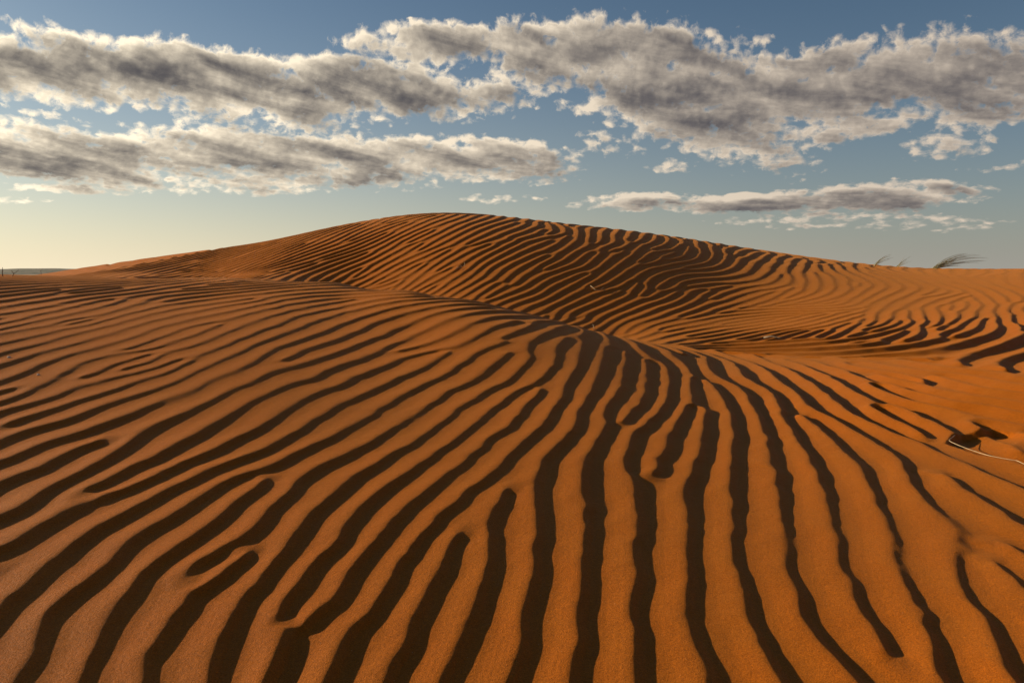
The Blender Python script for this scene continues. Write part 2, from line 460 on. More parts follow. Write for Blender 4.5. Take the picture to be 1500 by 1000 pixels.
TR += tile(0, 400, 4, 'L', [
    [(0, 90), (300, 70), (600, 60)], [(0, 110), (300, 88), (600, 75)], [(0, 130), (250, 105), (600, 85)],
    [(0, 155), (200, 130), (450, 95), (650, 80), (900, 60)], [(0, 190), (200, 165), (420, 130), (650, 110), (900, 75)], [(0, 235), (300, 190), (500, 150), (750, 120), (950, 90)],
    [(0, 285), (250, 235), (430, 190), (650, 150), (900, 120)], [(0, 320), (200, 270), (450, 220), (600, 190), (660, 180)],
    [(0, 335), (200, 310), (450, 260), (640, 230), (700, 200), (850, 150), (960, 130), (1200, 110), (1500, 85)],
    [(0, 385), (200, 345), (450, 310), (680, 255), (800, 225), (900, 195), (1100, 160), (1300, 140), (1500, 125)],
    [(0, 445), (200, 405), (350, 355), (600, 300), (800, 250), (1000, 205), (1200, 185), (1380, 165), (1500, 145)],
    [(0, 500), (250, 430), (480, 385), (650, 330), (900, 270), (1100, 225), (1400, 180), (1500, 165)], [(0, 610), (150, 550), (300, 470), (500, 430), (700, 380), (850, 330), (1050, 270), (1300, 230), (1500, 200)],
    [(500, 465), (700, 440), (850, 400), (930, 360), (1050, 320), (1200, 295), (1500, 230)], [(870, 430), (980, 380)], [(1080, 365), (1200, 320), (1240, 310)],
    [(900, 455), (1080, 430), (1170, 390), (1300, 340), (1400, 300), (1500, 270)], [(0, 670), (130, 645), (240, 600)], [(20, 730), (130, 670), (240, 620), (350, 590)],
    [(500, 580), (620, 530), (720, 505), (830, 490)], [(770, 530), (870, 500), (910, 470)], [(0, 770), (200, 730), (330, 680), (430, 620), (600, 590), (740, 560)],
    [(780, 575), (930, 520), (1050, 480)], [(280, 790), (430, 720), (600, 670), (800, 610), (980, 570)],
    [(420, 790), (600, 740), (800, 680), (1000, 620), (1090, 580), (1130, 550), (1270, 490)], [(1150, 480), (1280, 420), (1400, 370), (1500, 340)], [(1410, 440), (1500, 400)],
    [(680, 790), (900, 740), (1080, 660), (1200, 600), (1350, 550), (1500, 490)], [(1000, 790), (1200, 720), (1500, 610)], [(1300, 790), (1500, 720)]])
TR += tile(0, 400, 4, 'D', [[(330, 560), (450, 520), (600, 490), (760, 465), (850, 450)], [(380, 610), (440, 580)]])
TR += tile(375, 400, 4, 'L', [
    [(0, 125), (200, 95), (450, 85)], [(0, 155), (200, 120), (450, 105), (700, 95)], [(0, 190), (250, 140), (500, 120), (800, 108)], [(0, 225), (250, 170), (500, 140), (900, 122)],
    [(0, 270), (150, 230), (300, 190), (450, 165)], [(0, 345), (150, 290), (250, 240), (400, 220), (550, 175), (700, 150), (950, 133)],
    [(0, 395), (150, 350), (300, 280), (500, 225), (800, 165), (1000, 148)], [(0, 450), (100, 430), (250, 390), (400, 330), (600, 250), (800, 195), (1100, 160)],
    [(150, 510), (200, 470), (350, 420), (480, 370), (560, 330), (750, 260), (900, 215), (1100, 187)], [(0, 610), (130, 545), (300, 500), (500, 440), (700, 370), (780, 330), (950, 250), (1100, 212)],
    [(0, 720), (200, 630), (400, 560), (560, 500), (700, 440), (800, 395), (950, 330), (1100, 260), (1200, 225)],
    [(60, 790), (250, 700), (450, 630), (680, 560), (800, 490), (950, 465), (1100, 440), (1200, 400), (1280, 340), (1400, 300)],
    [(380, 780), (550, 700), (750, 630), (930, 560), (1020, 490), (1100, 450)], [(980, 430), (1100, 360), (1250, 280)],
    [(740, 760), (800, 710), (950, 650), (1110, 590), (1190, 500), (1300, 440), (1450, 390)], [(930, 780), (1100, 680), (1280, 600), (1370, 530), (1450, 470)],
    [(1180, 780), (1300, 700), (1500, 610)], [(1320, 790), (1500, 710)]])
TR += tile(750, 400, 4, 'L', [
    [(0, 700), (100, 640), (200, 560), (240, 490), (240, 430)], [(170, 790), (260, 730), (280, 640), (350, 560), (370, 480)], [(40, 780), (130, 710)],
    [(390, 790), (440, 650), (500, 550)], [(510, 790), (590, 670), (640, 560), (670, 480)], [(720, 780), (770, 680), (740, 600), (800, 530)],
    [(830, 790), (900, 690), (900, 630), (860, 550)], [(1010, 780), (1000, 680), (1040, 600), (1000, 530), (930, 480)], [(1200, 790), (1200, 710), (1120, 640)],
    [(1080, 540), (1130, 600), (1250, 650), (1400, 740)], [(1200, 550), (1300, 560), (1380, 650), (1500, 690)]])
TR += tile(750, 400, 4, 'D', [[(880, 500), (960, 600), (970, 650)], [(1050, 640), (1090, 720), (1110, 790)], [(1130, 530), (1220, 590)], [(1330, 580), (1430, 640)], [(1380, 690), (1460, 720)]])
TR += tile(1125, 400, 4, 'D', [
    [(0, 540), (70, 610), (120, 660), (230, 720), (290, 790)], [(100, 540), (220, 610), (330, 690), (400, 750), (470, 790)], [(300, 565), (400, 620), (500, 680), (620, 750), (700, 790)],
    [(500, 590), (560, 600)], [(620, 625), (770, 670)], [(640, 665), (780, 720), (940, 775)], [(840, 695), (960, 730)], [(950, 640), (1040, 660)], [(900, 660), (1030, 705)],
    [(1200, 665), (1280, 690)], [(1100, 770), (1180, 790)], [(40, 680), (80, 740), (120, 790)],
    [(0, 405), (200, 395), (350, 390), (460, 340), (520, 310)], [(0, 435), (250, 420), (450, 400), (620, 370)], [(0, 460), (300, 455), (550, 430), (720, 400), (800, 360)],
    [(560, 470), (800, 440), (950, 415), (1050, 385), (1170, 345)], [(700, 490), (1000, 480), (1150, 440), (1280, 410)], [(1230, 490), (1350, 460), (1460, 415)], [(1380, 520), (1500, 485)],
    [(80, 380), (190, 345)], [(60, 300), (350, 240)], [(160, 320), (320, 300)], [(1355, 220), (1380, 340)], [(840, 220), (840, 270)], [(1020, 300), (1060, 240)], [(900, 340), (940, 365)]])
TR += tile(500, 280, 2.942, 'l', [
    [(0, 180), (200, 110)], [(0, 260), (250, 150), (400, 95)], [(0, 370), (250, 250), (450, 160), (560, 110)], [(100, 385), (350, 280), (600, 160), (760, 115)],
    [(300, 410), (560, 280), (800, 160), (880, 125)], [(430, 435), (700, 290), (850, 200), (930, 140)], [(600, 465), (800, 340), (950, 260), (1010, 200)],
    [(720, 500), (900, 370), (1050, 320), (1100, 260), (1200, 190)], [(850, 530), (1000, 430), (1150, 340), (1270, 250), (1330, 200)], [(930, 550), (1050, 450), (1200, 400), (1400, 260)],
    [(1040, 580), (1200, 500), (1400, 420), (1471, 380)], [(1200, 590), (1400, 470)]])
TR += tile(0, 280, 2.942, 'l', [
    [(150, 360), (400, 320), (600, 300)], [(500, 370), (800, 310), (1000, 260)], [(700, 370), (1000, 310), (1300, 200)], [(1000, 380), (1250, 310), (1471, 230)], [(1250, 380), (1471, 300)]])
TR += tile(1000, 280, 2.942, 'l', [
    [(100, 380), (180, 290), (240, 250)], [(0, 490), (150, 400), (300, 310)], [(150, 480), (260, 420), (330, 370), (390, 290)], [(540, 300), (500, 350), (520, 400)],
    [(720, 310), (700, 380)], [(790, 320), (860, 350)], [(860, 330), (960, 390)], [(960, 335), (1060, 375)], [(0, 520), (200, 450), (400, 400)], [(0, 580), (300, 530), (600, 520)],
    [(1000, 500), (1100, 460), (1200, 440)], [(1340, 560), (1400, 480)], [(1250, 420), (1330, 480)]])

TR += tile(1000, 480, 2.5, 'o', [
    [(480, 140), (600, 190), (800, 250), (1000, 300), (1250, 350)], [(650, 160), (800, 200), (1000, 250), (1250, 290)], [(700, 120), (900, 160), (1100, 200), (1250, 220)],
    [(600, 250), (800, 350), (1000, 440), (1250, 560)], [(700, 260), (900, 320), (1100, 400), (1250, 470)], [(900, 340), (1100, 440), (1250, 500)],
    [(1000, 520), (1250, 640)], [(1080, 600), (1250, 720)], [(1110, 760), (1250, 850)], [(1150, 860), (1250, 930)], [(250, 110), (400, 150), (520, 210)]])


def smooth_line(pts, gap=0.8):
    P = np.array(pts, float)
    if len(P) > 2:
        Pe = np.vstack([2 * P[0] - P[1], P, 2 * P[-1] - P[-2]])
    else:
        Pe = np.vstack([2 * P[0] - P[1], P, 2 * P[1] - P[0]])
    out = []
    for k in range(1, len(Pe) - 2):
        a, b, c, d = Pe[k - 1:k + 3]
        m = max(2, int(np.linalg.norm(c - b) / gap))
        t = np.linspace(0, 1, m, endpoint=False)[:, None]
        out.append(0.5 * (2 * b + (c - a) * t + (2 * a - 5 * b + 4 * c - d) * t ** 2 + (3 * b - 3 * c + d - a) * t ** 3))
    out.append(P[-1:])
    out = np.vstack(out)
    # ripples that leave the picture run on beyond it
    for end in (0, -1):
        e = out[end]
        if e[1] > 930 or e[0] < 12 or e[0] > 1488:
            q = out[min(40, len(out) - 1)] if end == 0 else out[max(-40, -len(out))]
            v = e - q
            v = v / (np.linalg.norm(v) + 1e-9)
            ext = e + v * np.arange(1, 150, 0.8)[:, None]
            out = np.vstack([ext[::-1], out]) if end == 0 else np.vstack([out, ext])
    return out


# every traced point in chart cells, with its direction
pi_, pj_, pv_, pd_, pid_, pw_, plen_ = [], [], [], [], [], [], []
for n_, (kind, pts) in enumerate(TR):
    S = smooth_line(pts)
    x, y, ok = survey_pixels(S)
    i, j = cell(x, y)
    good = ok & (i > 0) & (i < NR - 1) & (j > 0) & (j < NC - 1)
    if good.sum() < 2:
        continue
    di = np.gradient(i); dj = np.gradient(j)
    jump = np.hypot(di, dj)
    good &= jump < 12
    pi_.append(i[good]); pj_.append(j[good]); pd_.append(np.arctan2(di, dj)[good])
    pv_.append(np.full(good.sum(), -1.0 if kind == 'D' else 1.0))
    plen_.append(np.minimum(jump, 12)[good]); pid_.append(np.full(good.sum(), n_)); tp = np.arange(len(i)) / max(1, len(i) - 1)
    pw_.append(np.clip(0.3 + np.minimum(tp, 1 - tp)[good] * 7, 0, 1) * np.full(good.sum(), {'L': 1.0, 'D': 1.0, 'l': 0.35, 'o': 0.0}[kind]))
pi_, pj_, pd_, pv_, pid_, pw_, plen_ = map(np.concatenate, (pi_, pj_, pd_, pv_, pid_, pw_, plen_))


def splat(val, w):
    g = np.zeros((NR, NC))
    np.add.at(g, (np.rint(pi_).astype(int), np.rint(pj_).astype(int)), val * w)
    return g


def fill(vals, w, scales, eps):
    """smooth field through scattered samples, coarse to fine"""
    num = 0; den = 0
    W = splat(np.ones_like(w), w)
    V = [splat(v, w) for v in vals]
    for s, g in zip(scales, eps):
        den = den + g * blur(W, s)
        num = [(0 if isinstance(num, int) else num[k]) + g * blur(V[k], s) for k in range(len(V))]
    return [q / (den + 1e-12) for q in num]


seg = plen_ * np.where(pw_ == 0, 3.0, 1.0)
c2, s2 = fill([np.cos(2 * pd_), np.sin(2 * pd_)], seg, (5, 14, 40, 110), (1.0, 0.25, 0.02, 0.003))
# irregular drift of the ripple direction where nothing steers it
wob = blur(rng.standard_normal((NR, NC)), 16); wob /= wob.std()
far = np.clip((RR - 11.0) / 2.0, 0, 1)
ANG = 0.5 * np.arctan2(s2, c2) + wob * (0.05 + 0.10 * far)

# ripple spacing: measured between neighbouring traced lines, a set value on the far dune
lam_s = np.full(len(pi_), np.nan)
main = pw_ > 0.36
for v in (1.0, -1.0):
    idx = np.where(main & (pv_ == v))[0]
    for a in idx[::6]:
        di = pi_[idx] - pi_[a]; dj = pj_[idx] - pj_[a]
        t = np.array([math.sin(pd_[a]), math.cos(pd_[a])])
        al = di * t[0] + dj * t[1]; ac = di * t[1] - dj * t[0]
        ok = (pid_[idx] != pid_[a]) & (np.abs(al) < 0.2 * np.abs(ac))
        ds = []
        for sg in (1, -1):
            q = ac[ok & (ac * sg > 0.12 / (STEP * math.exp(pi_[a] * STEP + RHO0)))]
            if len(q): ds.append(np.abs(q).min())
        if ds: lam_s[a] = min(ds)
lam_world = lam_s * STEP * np.exp(pi_ * STEP + RHO0)
ok = np.isfinite(lam_world) & (lam_world > 0.08) & (lam_world < 0.5) & (np.exp(pi_ * STEP + RHO0) < 12.0)
print('wavelength near', np.nanmedian(lam_world), ok.sum(), np.percentile(lam_world[ok], [10, 50, 90]))
lw = np.where(ok, plen_, 0.0)
loglam = fill([np.where(ok, np.log(np.where(ok, lam_world, 1.0)), 0)], lw, (14, 30, 80, 200), (1.0, 0.2, 0.02, 0.004))[0]
LAMW = np.exp(loglam) * (1 - far) + (0.22 * (np.maximum(RR, 12) / 16) ** 1.05) * far
LAM = np.clip(LAMW / RR / STEP, 4.5, 60)         # in cells

# down-sun direction, for the lee side of every ripple
dsx, dsy = -math.sin(R(SUN_AZ)), -math.cos(R(SUN_AZ))
d_t = dsx * np.cos(T) - dsy * np.sin(T); d_r = dsx * np.sin(T) + dsy * np.cos(T)
TI, TJ = np.sin(ANG), np.cos(ANG)
NI, NJ = -TJ, TI.copy()
sgn = np.sign(NI * d_r + NJ * d_t); sgn[sgn == 0] = 1
NI *= sgn; NJ *= sgn
LEE = NI * d_r + NJ * d_t

II, JJ = np.meshgrid(np.arange(NR, dtype=float), np.arange(NC, dtype=float), indexing='ij')
# seeds
wsum = splat(plen_, pw_); vsum = splat(plen_ * pv_, pw_)
MASK = np.zeros((NR, NC)); SEED = np.zeros((NR, NC)); wl = np.zeros((NR, NC))
sig_want = np.clip(0.13 * LAM, 0.75, 4.0)
LEV = (0.75, 1.3, 2.2, 3.8)
for k, sg_ in enumerate(LEV):        # a stroke as wide as the ripple there
    sw = blur(wsum, sg_); sv = blur(vsum, sg_)
    lv = np.clip(1 - np.abs(np.log(sig_want / sg_)) / 0.55, 0, 1)
    MASK += lv * np.clip(sw * sg_ * 2.5 - 0.12, 0, 1)
    SEED += lv * np.clip(sv / (sw + 1e-6), -1, 1)
    wl += lv
MASK /= wl + 1e-6; SEED /= wl + 1e-6

KN = np.arange(-6, 7) / 8.0
WN_E = np.cos(2 * math.pi * KN) * np.exp(-0.5 * (KN / 0.40) ** 2)
WN_E -= WN_E.mean() * np.exp(-0.5 * (KN / 0.40) ** 2) / np.exp(-0.5 * (KN / 0.40) ** 2).mean()
WN_E /= (WN_E * np.cos(2 * math.pi * KN)).sum()
WN_O = np.sin(2 * math.pi * KN) * np.exp(-0.5 * (KN / 0.40) ** 2)
WN_O /= (WN_O * np.sin(2 * math.pi * KN)).sum()
KT = np.arange(-3, 4) / 3.0 * 0.8
WT = np.exp(-0.5 * (KT / 0.42) ** 2); WT /= WT.sum()
pool = ThreadPoolExecutor(4)


def taps(u, ks, ws, DI, DJ):
    f = lambda kw: kw[1] * gather(u, II + kw[0] * LAM * DI, JJ + kw[0] * LAM * DJ)
    return sum(pool.map(f, [(k, w) for k, w in zip(ks, ws) if abs(w) > 1e-6]))


U = blur(rng.standard_normal((NR, NC)), 2.0); U /= U.std() * 1.5
U = U * (1 - MASK) + SEED * MASK
NIT = 18
for it in range(NIT):
    U = taps(U, KN, WN_E, NI, NJ)
    U = taps(U, KT, WT, TI, TJ)
    U = np.tanh(2.2 * U)
    m_ = MASK * (0.9 - 0.5 * it / NIT)
    U = U * (1 - m_) + SEED * m_
EV = taps(U, KN, WN_E, NI, NJ)
OD = taps(U, KN, WN_O, NI, NJ)

# ------------------------------------------------------------------ the sand surface mesh
MSTEP = 0.0021
T2, Q2, X2, Y2, R2 = chart(MSTEP)
NR2, NC2 = T2.shape
ci, cj = (Q2 - RHO0) / STEP, (T2 - TH0) / STEP
ev = gather(EV, ci, cj); od = gather(OD, ci, cj)
lam2 = gather(LAMW, ci, cj); lee2 = gather(LEE, ci, cj)
phi = np.arctan2(-od, ev)
knob = 0; crumb = 0
for lo, sg_ in ((5.0, 2.2), (9.0, 4.0), (16.0, 7.5), (26.0, 12.0)):
    nz_ = blur(rng.standard_normal((NR2, NC2)), sg_ * STEP / MSTEP * 0.9); nz_ /= nz_.std()
    lc = lam2 / R2 / STEP
    cz_ = blur(rng.standard_normal((NR2, NC2)), max(1.0, sg_ * STEP / MSTEP * 0.32)); cz_ /= cz_.std()
    crumb = crumb + cz_ * np.clip(1 - np.abs(np.log(lc / lo)) / 0.62, 0, 1)
    knob = knob + nz_ * np.clip(1 - np.abs(np.log(lc / lo)) / 0.62, 0, 1)
phi = phi + 0.07 * crumb + 0.26 * knob * np.clip((13.5 - R2) / 4, 0.45, 1)
amp = np.clip(np.interp(R2, [4.5, 6.5], [1.15, 1.9]) * np.hypot(ev, od), 0, 1.0) ** np.interp(R2, [4.5, 6.5], [1.6, 1.0])
le = np.tanh(3 * np.abs(lee2))
DELTA = 1.35
STEEP = np.interp(R2, [3.2, 4.5, 6.0, 8.0, 12.5, 14.0, 30.0], [0.097, 0.086, 0.075, 0.070, 0.074, 0.072, 0.120])
right_ = np.clip((T2 - R(9)) / R(13), 0, 1) * np.clip((R2 - 4.2) / 2.0, 0, 1) * np.clip((15.0 - R2) / 2.0, 0, 1)
left_ = np.clip((R(-7) - T2) / R(5), 0, 1) * np.clip((R2 - 14.5) / 2.0, 0, 1)
STEEP = STEEP * (1 + 1.15 * right_ + 0.35 * left_)
# ripple section: crest at 0, short steep lee, flat hollow, long convex windward side
pt = np.array([0, 0.035, 0.21, 0.29, 0.42, 0.56, 0.88, 0.95, 1.0]); pz = np.array([1.0, 0.90, -0.82, -1.0, -0.95, -0.68, 0.80, 0.97, 1.0])
tt = np.linspace(0, 1, 513)[:-1]
prof = np.interp(tt, pt, pz)


def rounded(sg_):
    ker = np.exp(-0.5 * (np.minimum(tt, 1 - tt) / sg_) ** 2); ker /= ker.sum()
    p_ = np.real(np.fft.ifft(np.fft.fft(prof) * np.fft.fft(ker)))
    return p_


crisp, worn = rounded(0.030), rounded(0.065)
ph = phi - DELTA * le
tph = (ph / (2 * math.pi)) % 1.0
wear = np.interp(R2, [4.0, 6.5, 13.0], [0.0, 0.85, 1.0]) * (1 - 0.8 * right_)
saw = np.interp(tph, np.append(tt, 1.0), np.append(crisp, crisp[0])) * (1 - wear) + np.interp(tph, np.append(tt, 1.0), np.append(worn, worn[0])) * wear
g = np.cos(ph) * (1 - le) + saw * le
# calm and windblown patches: (px, py, radius px x, radius px y, keep)
CALM = [(840, 500, 160, 28, 0.45), (700, 470, 120, 20, 0.7), (1380, 410, 190, 18, 0.15), (1230, 445, 130, 16, 0.45), (1100, 472, 140, 10, 0.3), (1190, 527, 200, 10, 0.3), (1430, 560, 150, 36, 1.0),
        (1440, 655, 62, 28, 0.15), (300, 402, 400, 4, 0.6)]
calm = np.ones_like(X2)
sx = 750 + F_PX * X2 / Y2; 
zb2 = dune_body(T2, R2, X2, Y2, MSTEP)
sy = HORIZON - F_PX * zb2 / Y2
for (a, b, ra, rb, keep) in CALM:
    calm *= 1 - (1 - keep) * np.exp(-((sx - a) / ra) ** 2 - ((sy - b) / rb) ** 2)
patch = blur(rng.standard_normal((NR2, NC2)), 45); patch /= patch.std()
height = STEEP * lam2 * 0.5 * g * amp * calm * np.clip(1 + 0.16 * patch, 0.5, 1.5)
back_fade = np.clip((32.0 - R2) / 4.0, 0, 1)
height *= back_fade
# the dune body is never perfectly smooth either
soft = blur(rng.standard_normal((NR2, NC2)), 60); soft /= soft.std()
Z2 = zb2 + height + soft * 0.006 * np.minimum(R2 / 5.0, 1.5)


def poly_mask(pts, soften):
    x, y, ok_ = survey_pixels(pts)
    inside = np.zeros(X2.shape, bool)
    n = len(x)
    box = (X2 > x.min()) & (X2 < x.max()) & (Y2 > y.min()) & (Y2 < y.max())
    xs, ys = X2[box], Y2[box]
    c = np.zeros(xs.shape, bool)
    for k in range(n):
        x1, y1, x2, y2 = x[k], y[k], x[(k + 1) % n], y[(k + 1) % n]
        cond = ((y1 > ys) != (y2 > ys)) & (xs < (x2 - x1) * (ys - y1) / (y2 - y1 + 1e-12) + x1)
        c ^= cond
    inside[box] = c
    return blur(inside.astype(float), soften)


# a wind-scoured hollow with a crumbled lip, right of the near dune
SCOUR = [(1390, 649), (1398, 640), (1412, 636), (1434, 634), (1456, 628), (1484, 634), (1530, 650), (1540, 690), (1489, 677), (1440, 667)]
mk = poly_mask(SCOUR, 1.0)
ui, uj = cell(X2 - 0.30 * dsx, Y2 - 0.30 * dsy)
up_ = gather(blur(mk, 9.0), (ui * STEP) / MSTEP, (uj * STEP) / MSTEP)
ZRIM = Z2.copy()
Z2 -= mk * 0.043 * np.clip(1.0 - 1.5 * up_, 0, 1)

verts = np.stack([X2.ravel(), Y2.ravel(), Z2.ravel() + EYE], 1)


def nodes_of(mat):
    mat.use_nodes = True
    t = mat.node_tree
    t.nodes.clear()
    n = N(t)
    out = n.new('ShaderNodeOutputMaterial')
    b = n.new('ShaderNodeBsdfPrincipled')
    t.links.new(b.outputs[0], out.inputs[0])
    return t, n, b


def sand_material():
    mat = bpy.data.materials.new('red_sand')
    t, n, b = nodes_of(mat)
    tc = n.new('ShaderNodeTexCoord')
    pos = tc.outputs['Object']
    grain = n.noise(pos, 210.0, 3.0, 0.75)
    clump = n.noise(pos, 75.0, 2.0, 0.6)
    fine = n.noise(pos, 1100.0, 1.0, 0.5)
    tone = n.noise(pos, 0.9, 4.0, 0.6)
    streak = n.noise(n.v('MULTIPLY', pos, (6.0, 2.0, 6.0)), 1.0, 5.0, 0.6)
    c = n.mix(n.ss(tone, 0.3, 0.7), (0.37, 0.092, 0.004, 1), (0.42, 0.100, 0.0045, 1))
    c = n.mix(n.ss(streak, 0.35, 0.75, 0.0, 0.35), c, (0.42, 0.125, 0.010, 1))
    c = n.mix(n.ss(grain, 0.25, 0.75), n.mix(1.0, c, (0.52, 0.50, 0.48, 1), 'MULTIPLY'), n.mix(1.0, c, (1.42, 1.42, 1.44, 1), 'MULTIPLY'))
    c = n.mix(n.ss(clump, 0.35, 0.65), n.mix(1.0, c, (0.86, 0.85, 0.84, 1), 'MULTIPLY'), c)
    # scattered pale quartz grains
    v = n.new('ShaderNodeTexVoronoi')
    t.links.new(pos, v.inputs['Vector'])
    v.inputs['Scale'].default_value = 55.0
    speck = n.ss(v.outputs['Distance'], 0.085, 0.05)
    vs = n.new('ShaderNodeSeparateColor')
    t.links.new(v.outputs['Color'], vs.inputs[0])
    speck = n.m('MULTIPLY', speck, n.ss(vs.outputs[0], 0.93, 0.95))
    c = n.mix(n.m('MULTIPLY', speck, 0.6), c, (0.75, 0.55, 0.33, 1))
    t.links.new(c, b.inputs['Base Color'])
    b.inputs['Roughness'].default_value = 0.55
    b.inputs['Specular IOR Level'].default_value = 0.06
    b.inputs['Sheen Weight'].default_value = 0.24
    b.inputs['Sheen Roughness'].default_value = 0.45
    b.inputs['Sheen Tint'].default_value = (1.0, 0.42, 0.09, 1)
    b.inputs['Specular Tint'].default_value = (1.0, 0.55, 0.18, 1)
    lump = n.noise(pos, 24.0, 3.0, 0.6)
    hgt = n.m('ADD', n.m('MULTIPLY', grain, 0.0042), n.m('MULTIPLY', clump, 0.0022))
    hgt = n.m('ADD', hgt, n.m('ADD', n.m('MULTIPLY', fine, 0.0006), n.m('MULTIPLY', lump, 0.0032)))
    bump = n.new('ShaderNodeBump')
    bump.inputs['Strength'].default_value = 0.9
    bump.inputs['Distance'].default_value = 1.0
    t.links.new(hgt, bump.inputs['Height'])
    t.links.new(bump.outputs[0], b.inputs['Normal'])
    return mat


SAND = sand_material()

# vertex normals of the whole surface, so the two dune meshes meet without a seam
Zw = Z2
dXi, dXj = np.gradient(X2); dYi, dYj = np.gradient(Y2); dZi, dZj = np.gradient(Zw)
nx = dYj * dZi - dZj * dYi; ny = dZj * dXi - dXj * dZi; nz = dXj * dYi - dYj * dXi
ln_ = np.sqrt(nx ** 2 + ny ** 2 + nz ** 2) * np.sign(nz)
VN = np.stack([nx / ln_, ny / ln_, nz / ln_], -1).reshape(-1, 3)

# the valley line between the near dune and the large dune behind it
limit = np.interp(np.linspace(TH0, TH1, NC2), V_TH, V_R)
fi_, fj_ = np.meshgrid(np.arange(NR2 - 1), np.arange(NC2 - 1), indexing='ij')
k00 = fi_ * NC2 + fj_
quads = np.stack([k00, k00 + 1, k00 + NC2 + 1, k00 + NC2], -1).reshape(-1, 4)
is_near = (R2[:-1, :-1] < limit[None, :-1]).ravel()


def surface(name, quads_, label):
    used = np.unique(quads_)
    remap = np.zeros(len(verts), np.int32)
    remap[used] = np.arange(len(used))
    q = remap[quads_]
    me = bpy.data.meshes.new(name)
    me.vertices.add(len(used))
    me.vertices.foreach_set('co', verts[used].astype(np.float32).ravel())
    me.loops.add(q.size)
    me.loops.foreach_set('vertex_index', q.astype(np.int32).ravel())
    me.polygons.add(len(q))
    me.polygons.foreach_set('loop_start', np.arange(0, q.size, 4, dtype=np.int32))
    me.polygons.foreach_set('loop_total', np.full(len(q), 4, np.int32))
    me.update(calc_edges=True)
    me.polygons.foreach_set('use_smooth', np.ones(len(q), bool))
    me.normals_split_custom_set_from_vertices(VN[used].astype(np.float32))
    me.materials.append(SAND)
    o = bpy.data.objects.new(name, me)
    o['kind'] = 'structure'
    o['label'] = label
    col.objects.link(o)
    return o


surface('sand_dune', quads[is_near], 'low rippled orange sand dune filling the foreground, its crest sloping down to the right')
surface('sand_dune', quads[~is_near], 'large rippled red sand dune rising to a rounded top behind the near dune')



# ------------------------------------------------------------------ ground beside and behind the viewer, the plain, far hills
def ring_mesh(name, th, rs, zf, mat, label):
    me = bpy.data.meshes.new(name)
    nt = len(th)
    vs = [(r * math.sin(a), r * math.cos(a), zf(a, r)) for r in rs for a in th]
    fs = [(i * nt + j, i * nt + j + 1, (i + 1) * nt + j + 1, (i + 1) * nt + j) for i in range(len(rs) - 1) for j in range(nt - 1)]
    me.from_pydata(vs, [], fs)
    me.polygons.foreach_set('use_smooth', np.ones(len(fs), bool))
    me.materials.append(mat)
    o = bpy.data.objects.new(name, me)
    o['kind'] = 'structure'
    o['label'] = label
    col.objects.link(o)
    return o


left_edge, right_edge = zb2[:, 6] + EYE, zb2[:, -7] + EYE
r_edge = R2[:, 0]
inner = (zb2[0].mean() + EYE)


def around(a, r):
    f = (a - TH1) / (2 * math.pi - TH1 + TH0)
    f = min(max(f, 0), 1); f = f * f * (3 - 2 * f)
    zr = np.interp(r, r_edge, right_edge); zl = np.interp(r, r_edge, left_edge)
    z = zr * (1 - f) + zl * f
    k = min(1.0, r / 1.5)
    return (z * k + inner * (1 - k)) - 0.03


ring_mesh('sand_flat', np.linspace(TH1 - 0.02, 2 * math.pi + TH0 + 0.02, 90), np.concatenate([[0.02], np.geomspace(0.6, 34.0, 70)]), around, SAND,
          'smooth orange sand beside and behind the viewer')
ring_mesh('sand_flat', np.linspace(TH0 - 0.02, TH1 + 0.02, 40), np.array([0.02, 0.5, 1.0, 1.33]), lambda a, r: inner - 0.03 - 0.02 * (1.4 - r), SAND,
          'orange sand under the viewer')


def plain_material():
    mat = bpy.data.materials.new('plain_sand')
    t, n, b = nodes_of(mat)
    tc = n.new('ShaderNodeTexCoord')
    a = n.noise(tc.outputs['Object'], 0.012, 6.0, 0.65)
    q = n.noise(tc.outputs['Object'], 0.15, 4.0, 0.6)
    c = n.mix(n.ss(a, 0.35, 0.65), (0.40, 0.22, 0.09, 1), (0.30, 0.20, 0.10, 1))
    c = n.mix(n.ss(q, 0.58, 0.68, 0.0, 0.8), c, (0.09, 0.085, 0.04, 1))
    t.links.new(c, b.inputs['Base Color'])
    b.inputs['Roughness'].default_value = 0.95
    return mat


def hill_material():
    mat = bpy.data.materials.new('scrub_hill')
    t, n, b = nodes_of(mat)
    tc = n.new('ShaderNodeTexCoord')
    q = n.noise(tc.outputs['Object'], 0.02, 6.0, 0.65)
    c = n.mix(n.ss(q, 0.4, 0.62), (0.16, 0.13, 0.09, 1), (0.06, 0.065, 0.04, 1))
    t.links.new(c, b.inputs['Base Color'])
    b.inputs['Roughness'].default_value = 0.95
    return mat


ring_mesh('desert_plain', np.linspace(-math.pi, math.pi, 181), np.concatenate([np.linspace(24, 60, 10), np.geomspace(75, 9000, 40)]),
          lambda a, r: EYE - 3.2 - 4.8 * min(1.0, max(0.0, (r - 34) / 250.0)) + 0.25 * math.sin(a * 31 + r * 0.02) * min(1, r / 300), plain_material(),
          'pale flat desert plain reaching to the horizon')


def ridge_z(a, r):
    t = (r - 5200.0) / 1300.0
    prof_ = max(0.0, math.sin(math.pi * min(max(t, 0), 1)))
    hgt = 33 + 5 * math.sin(a * 9 + 1) + 3.5 * math.sin(a * 23) + 1.6 * math.sin(a * 71 + 2) + 0.8 * math.sin(a * 190)
    return EYE - 8.4 + hgt * prof_


ring_mesh('distant_hills', np.linspace(R(-75), R(75), 420), np.linspace(5200, 6500, 13), ridge_z, hill_material(),
          'low dark scrub covered hills along the far horizon at left')


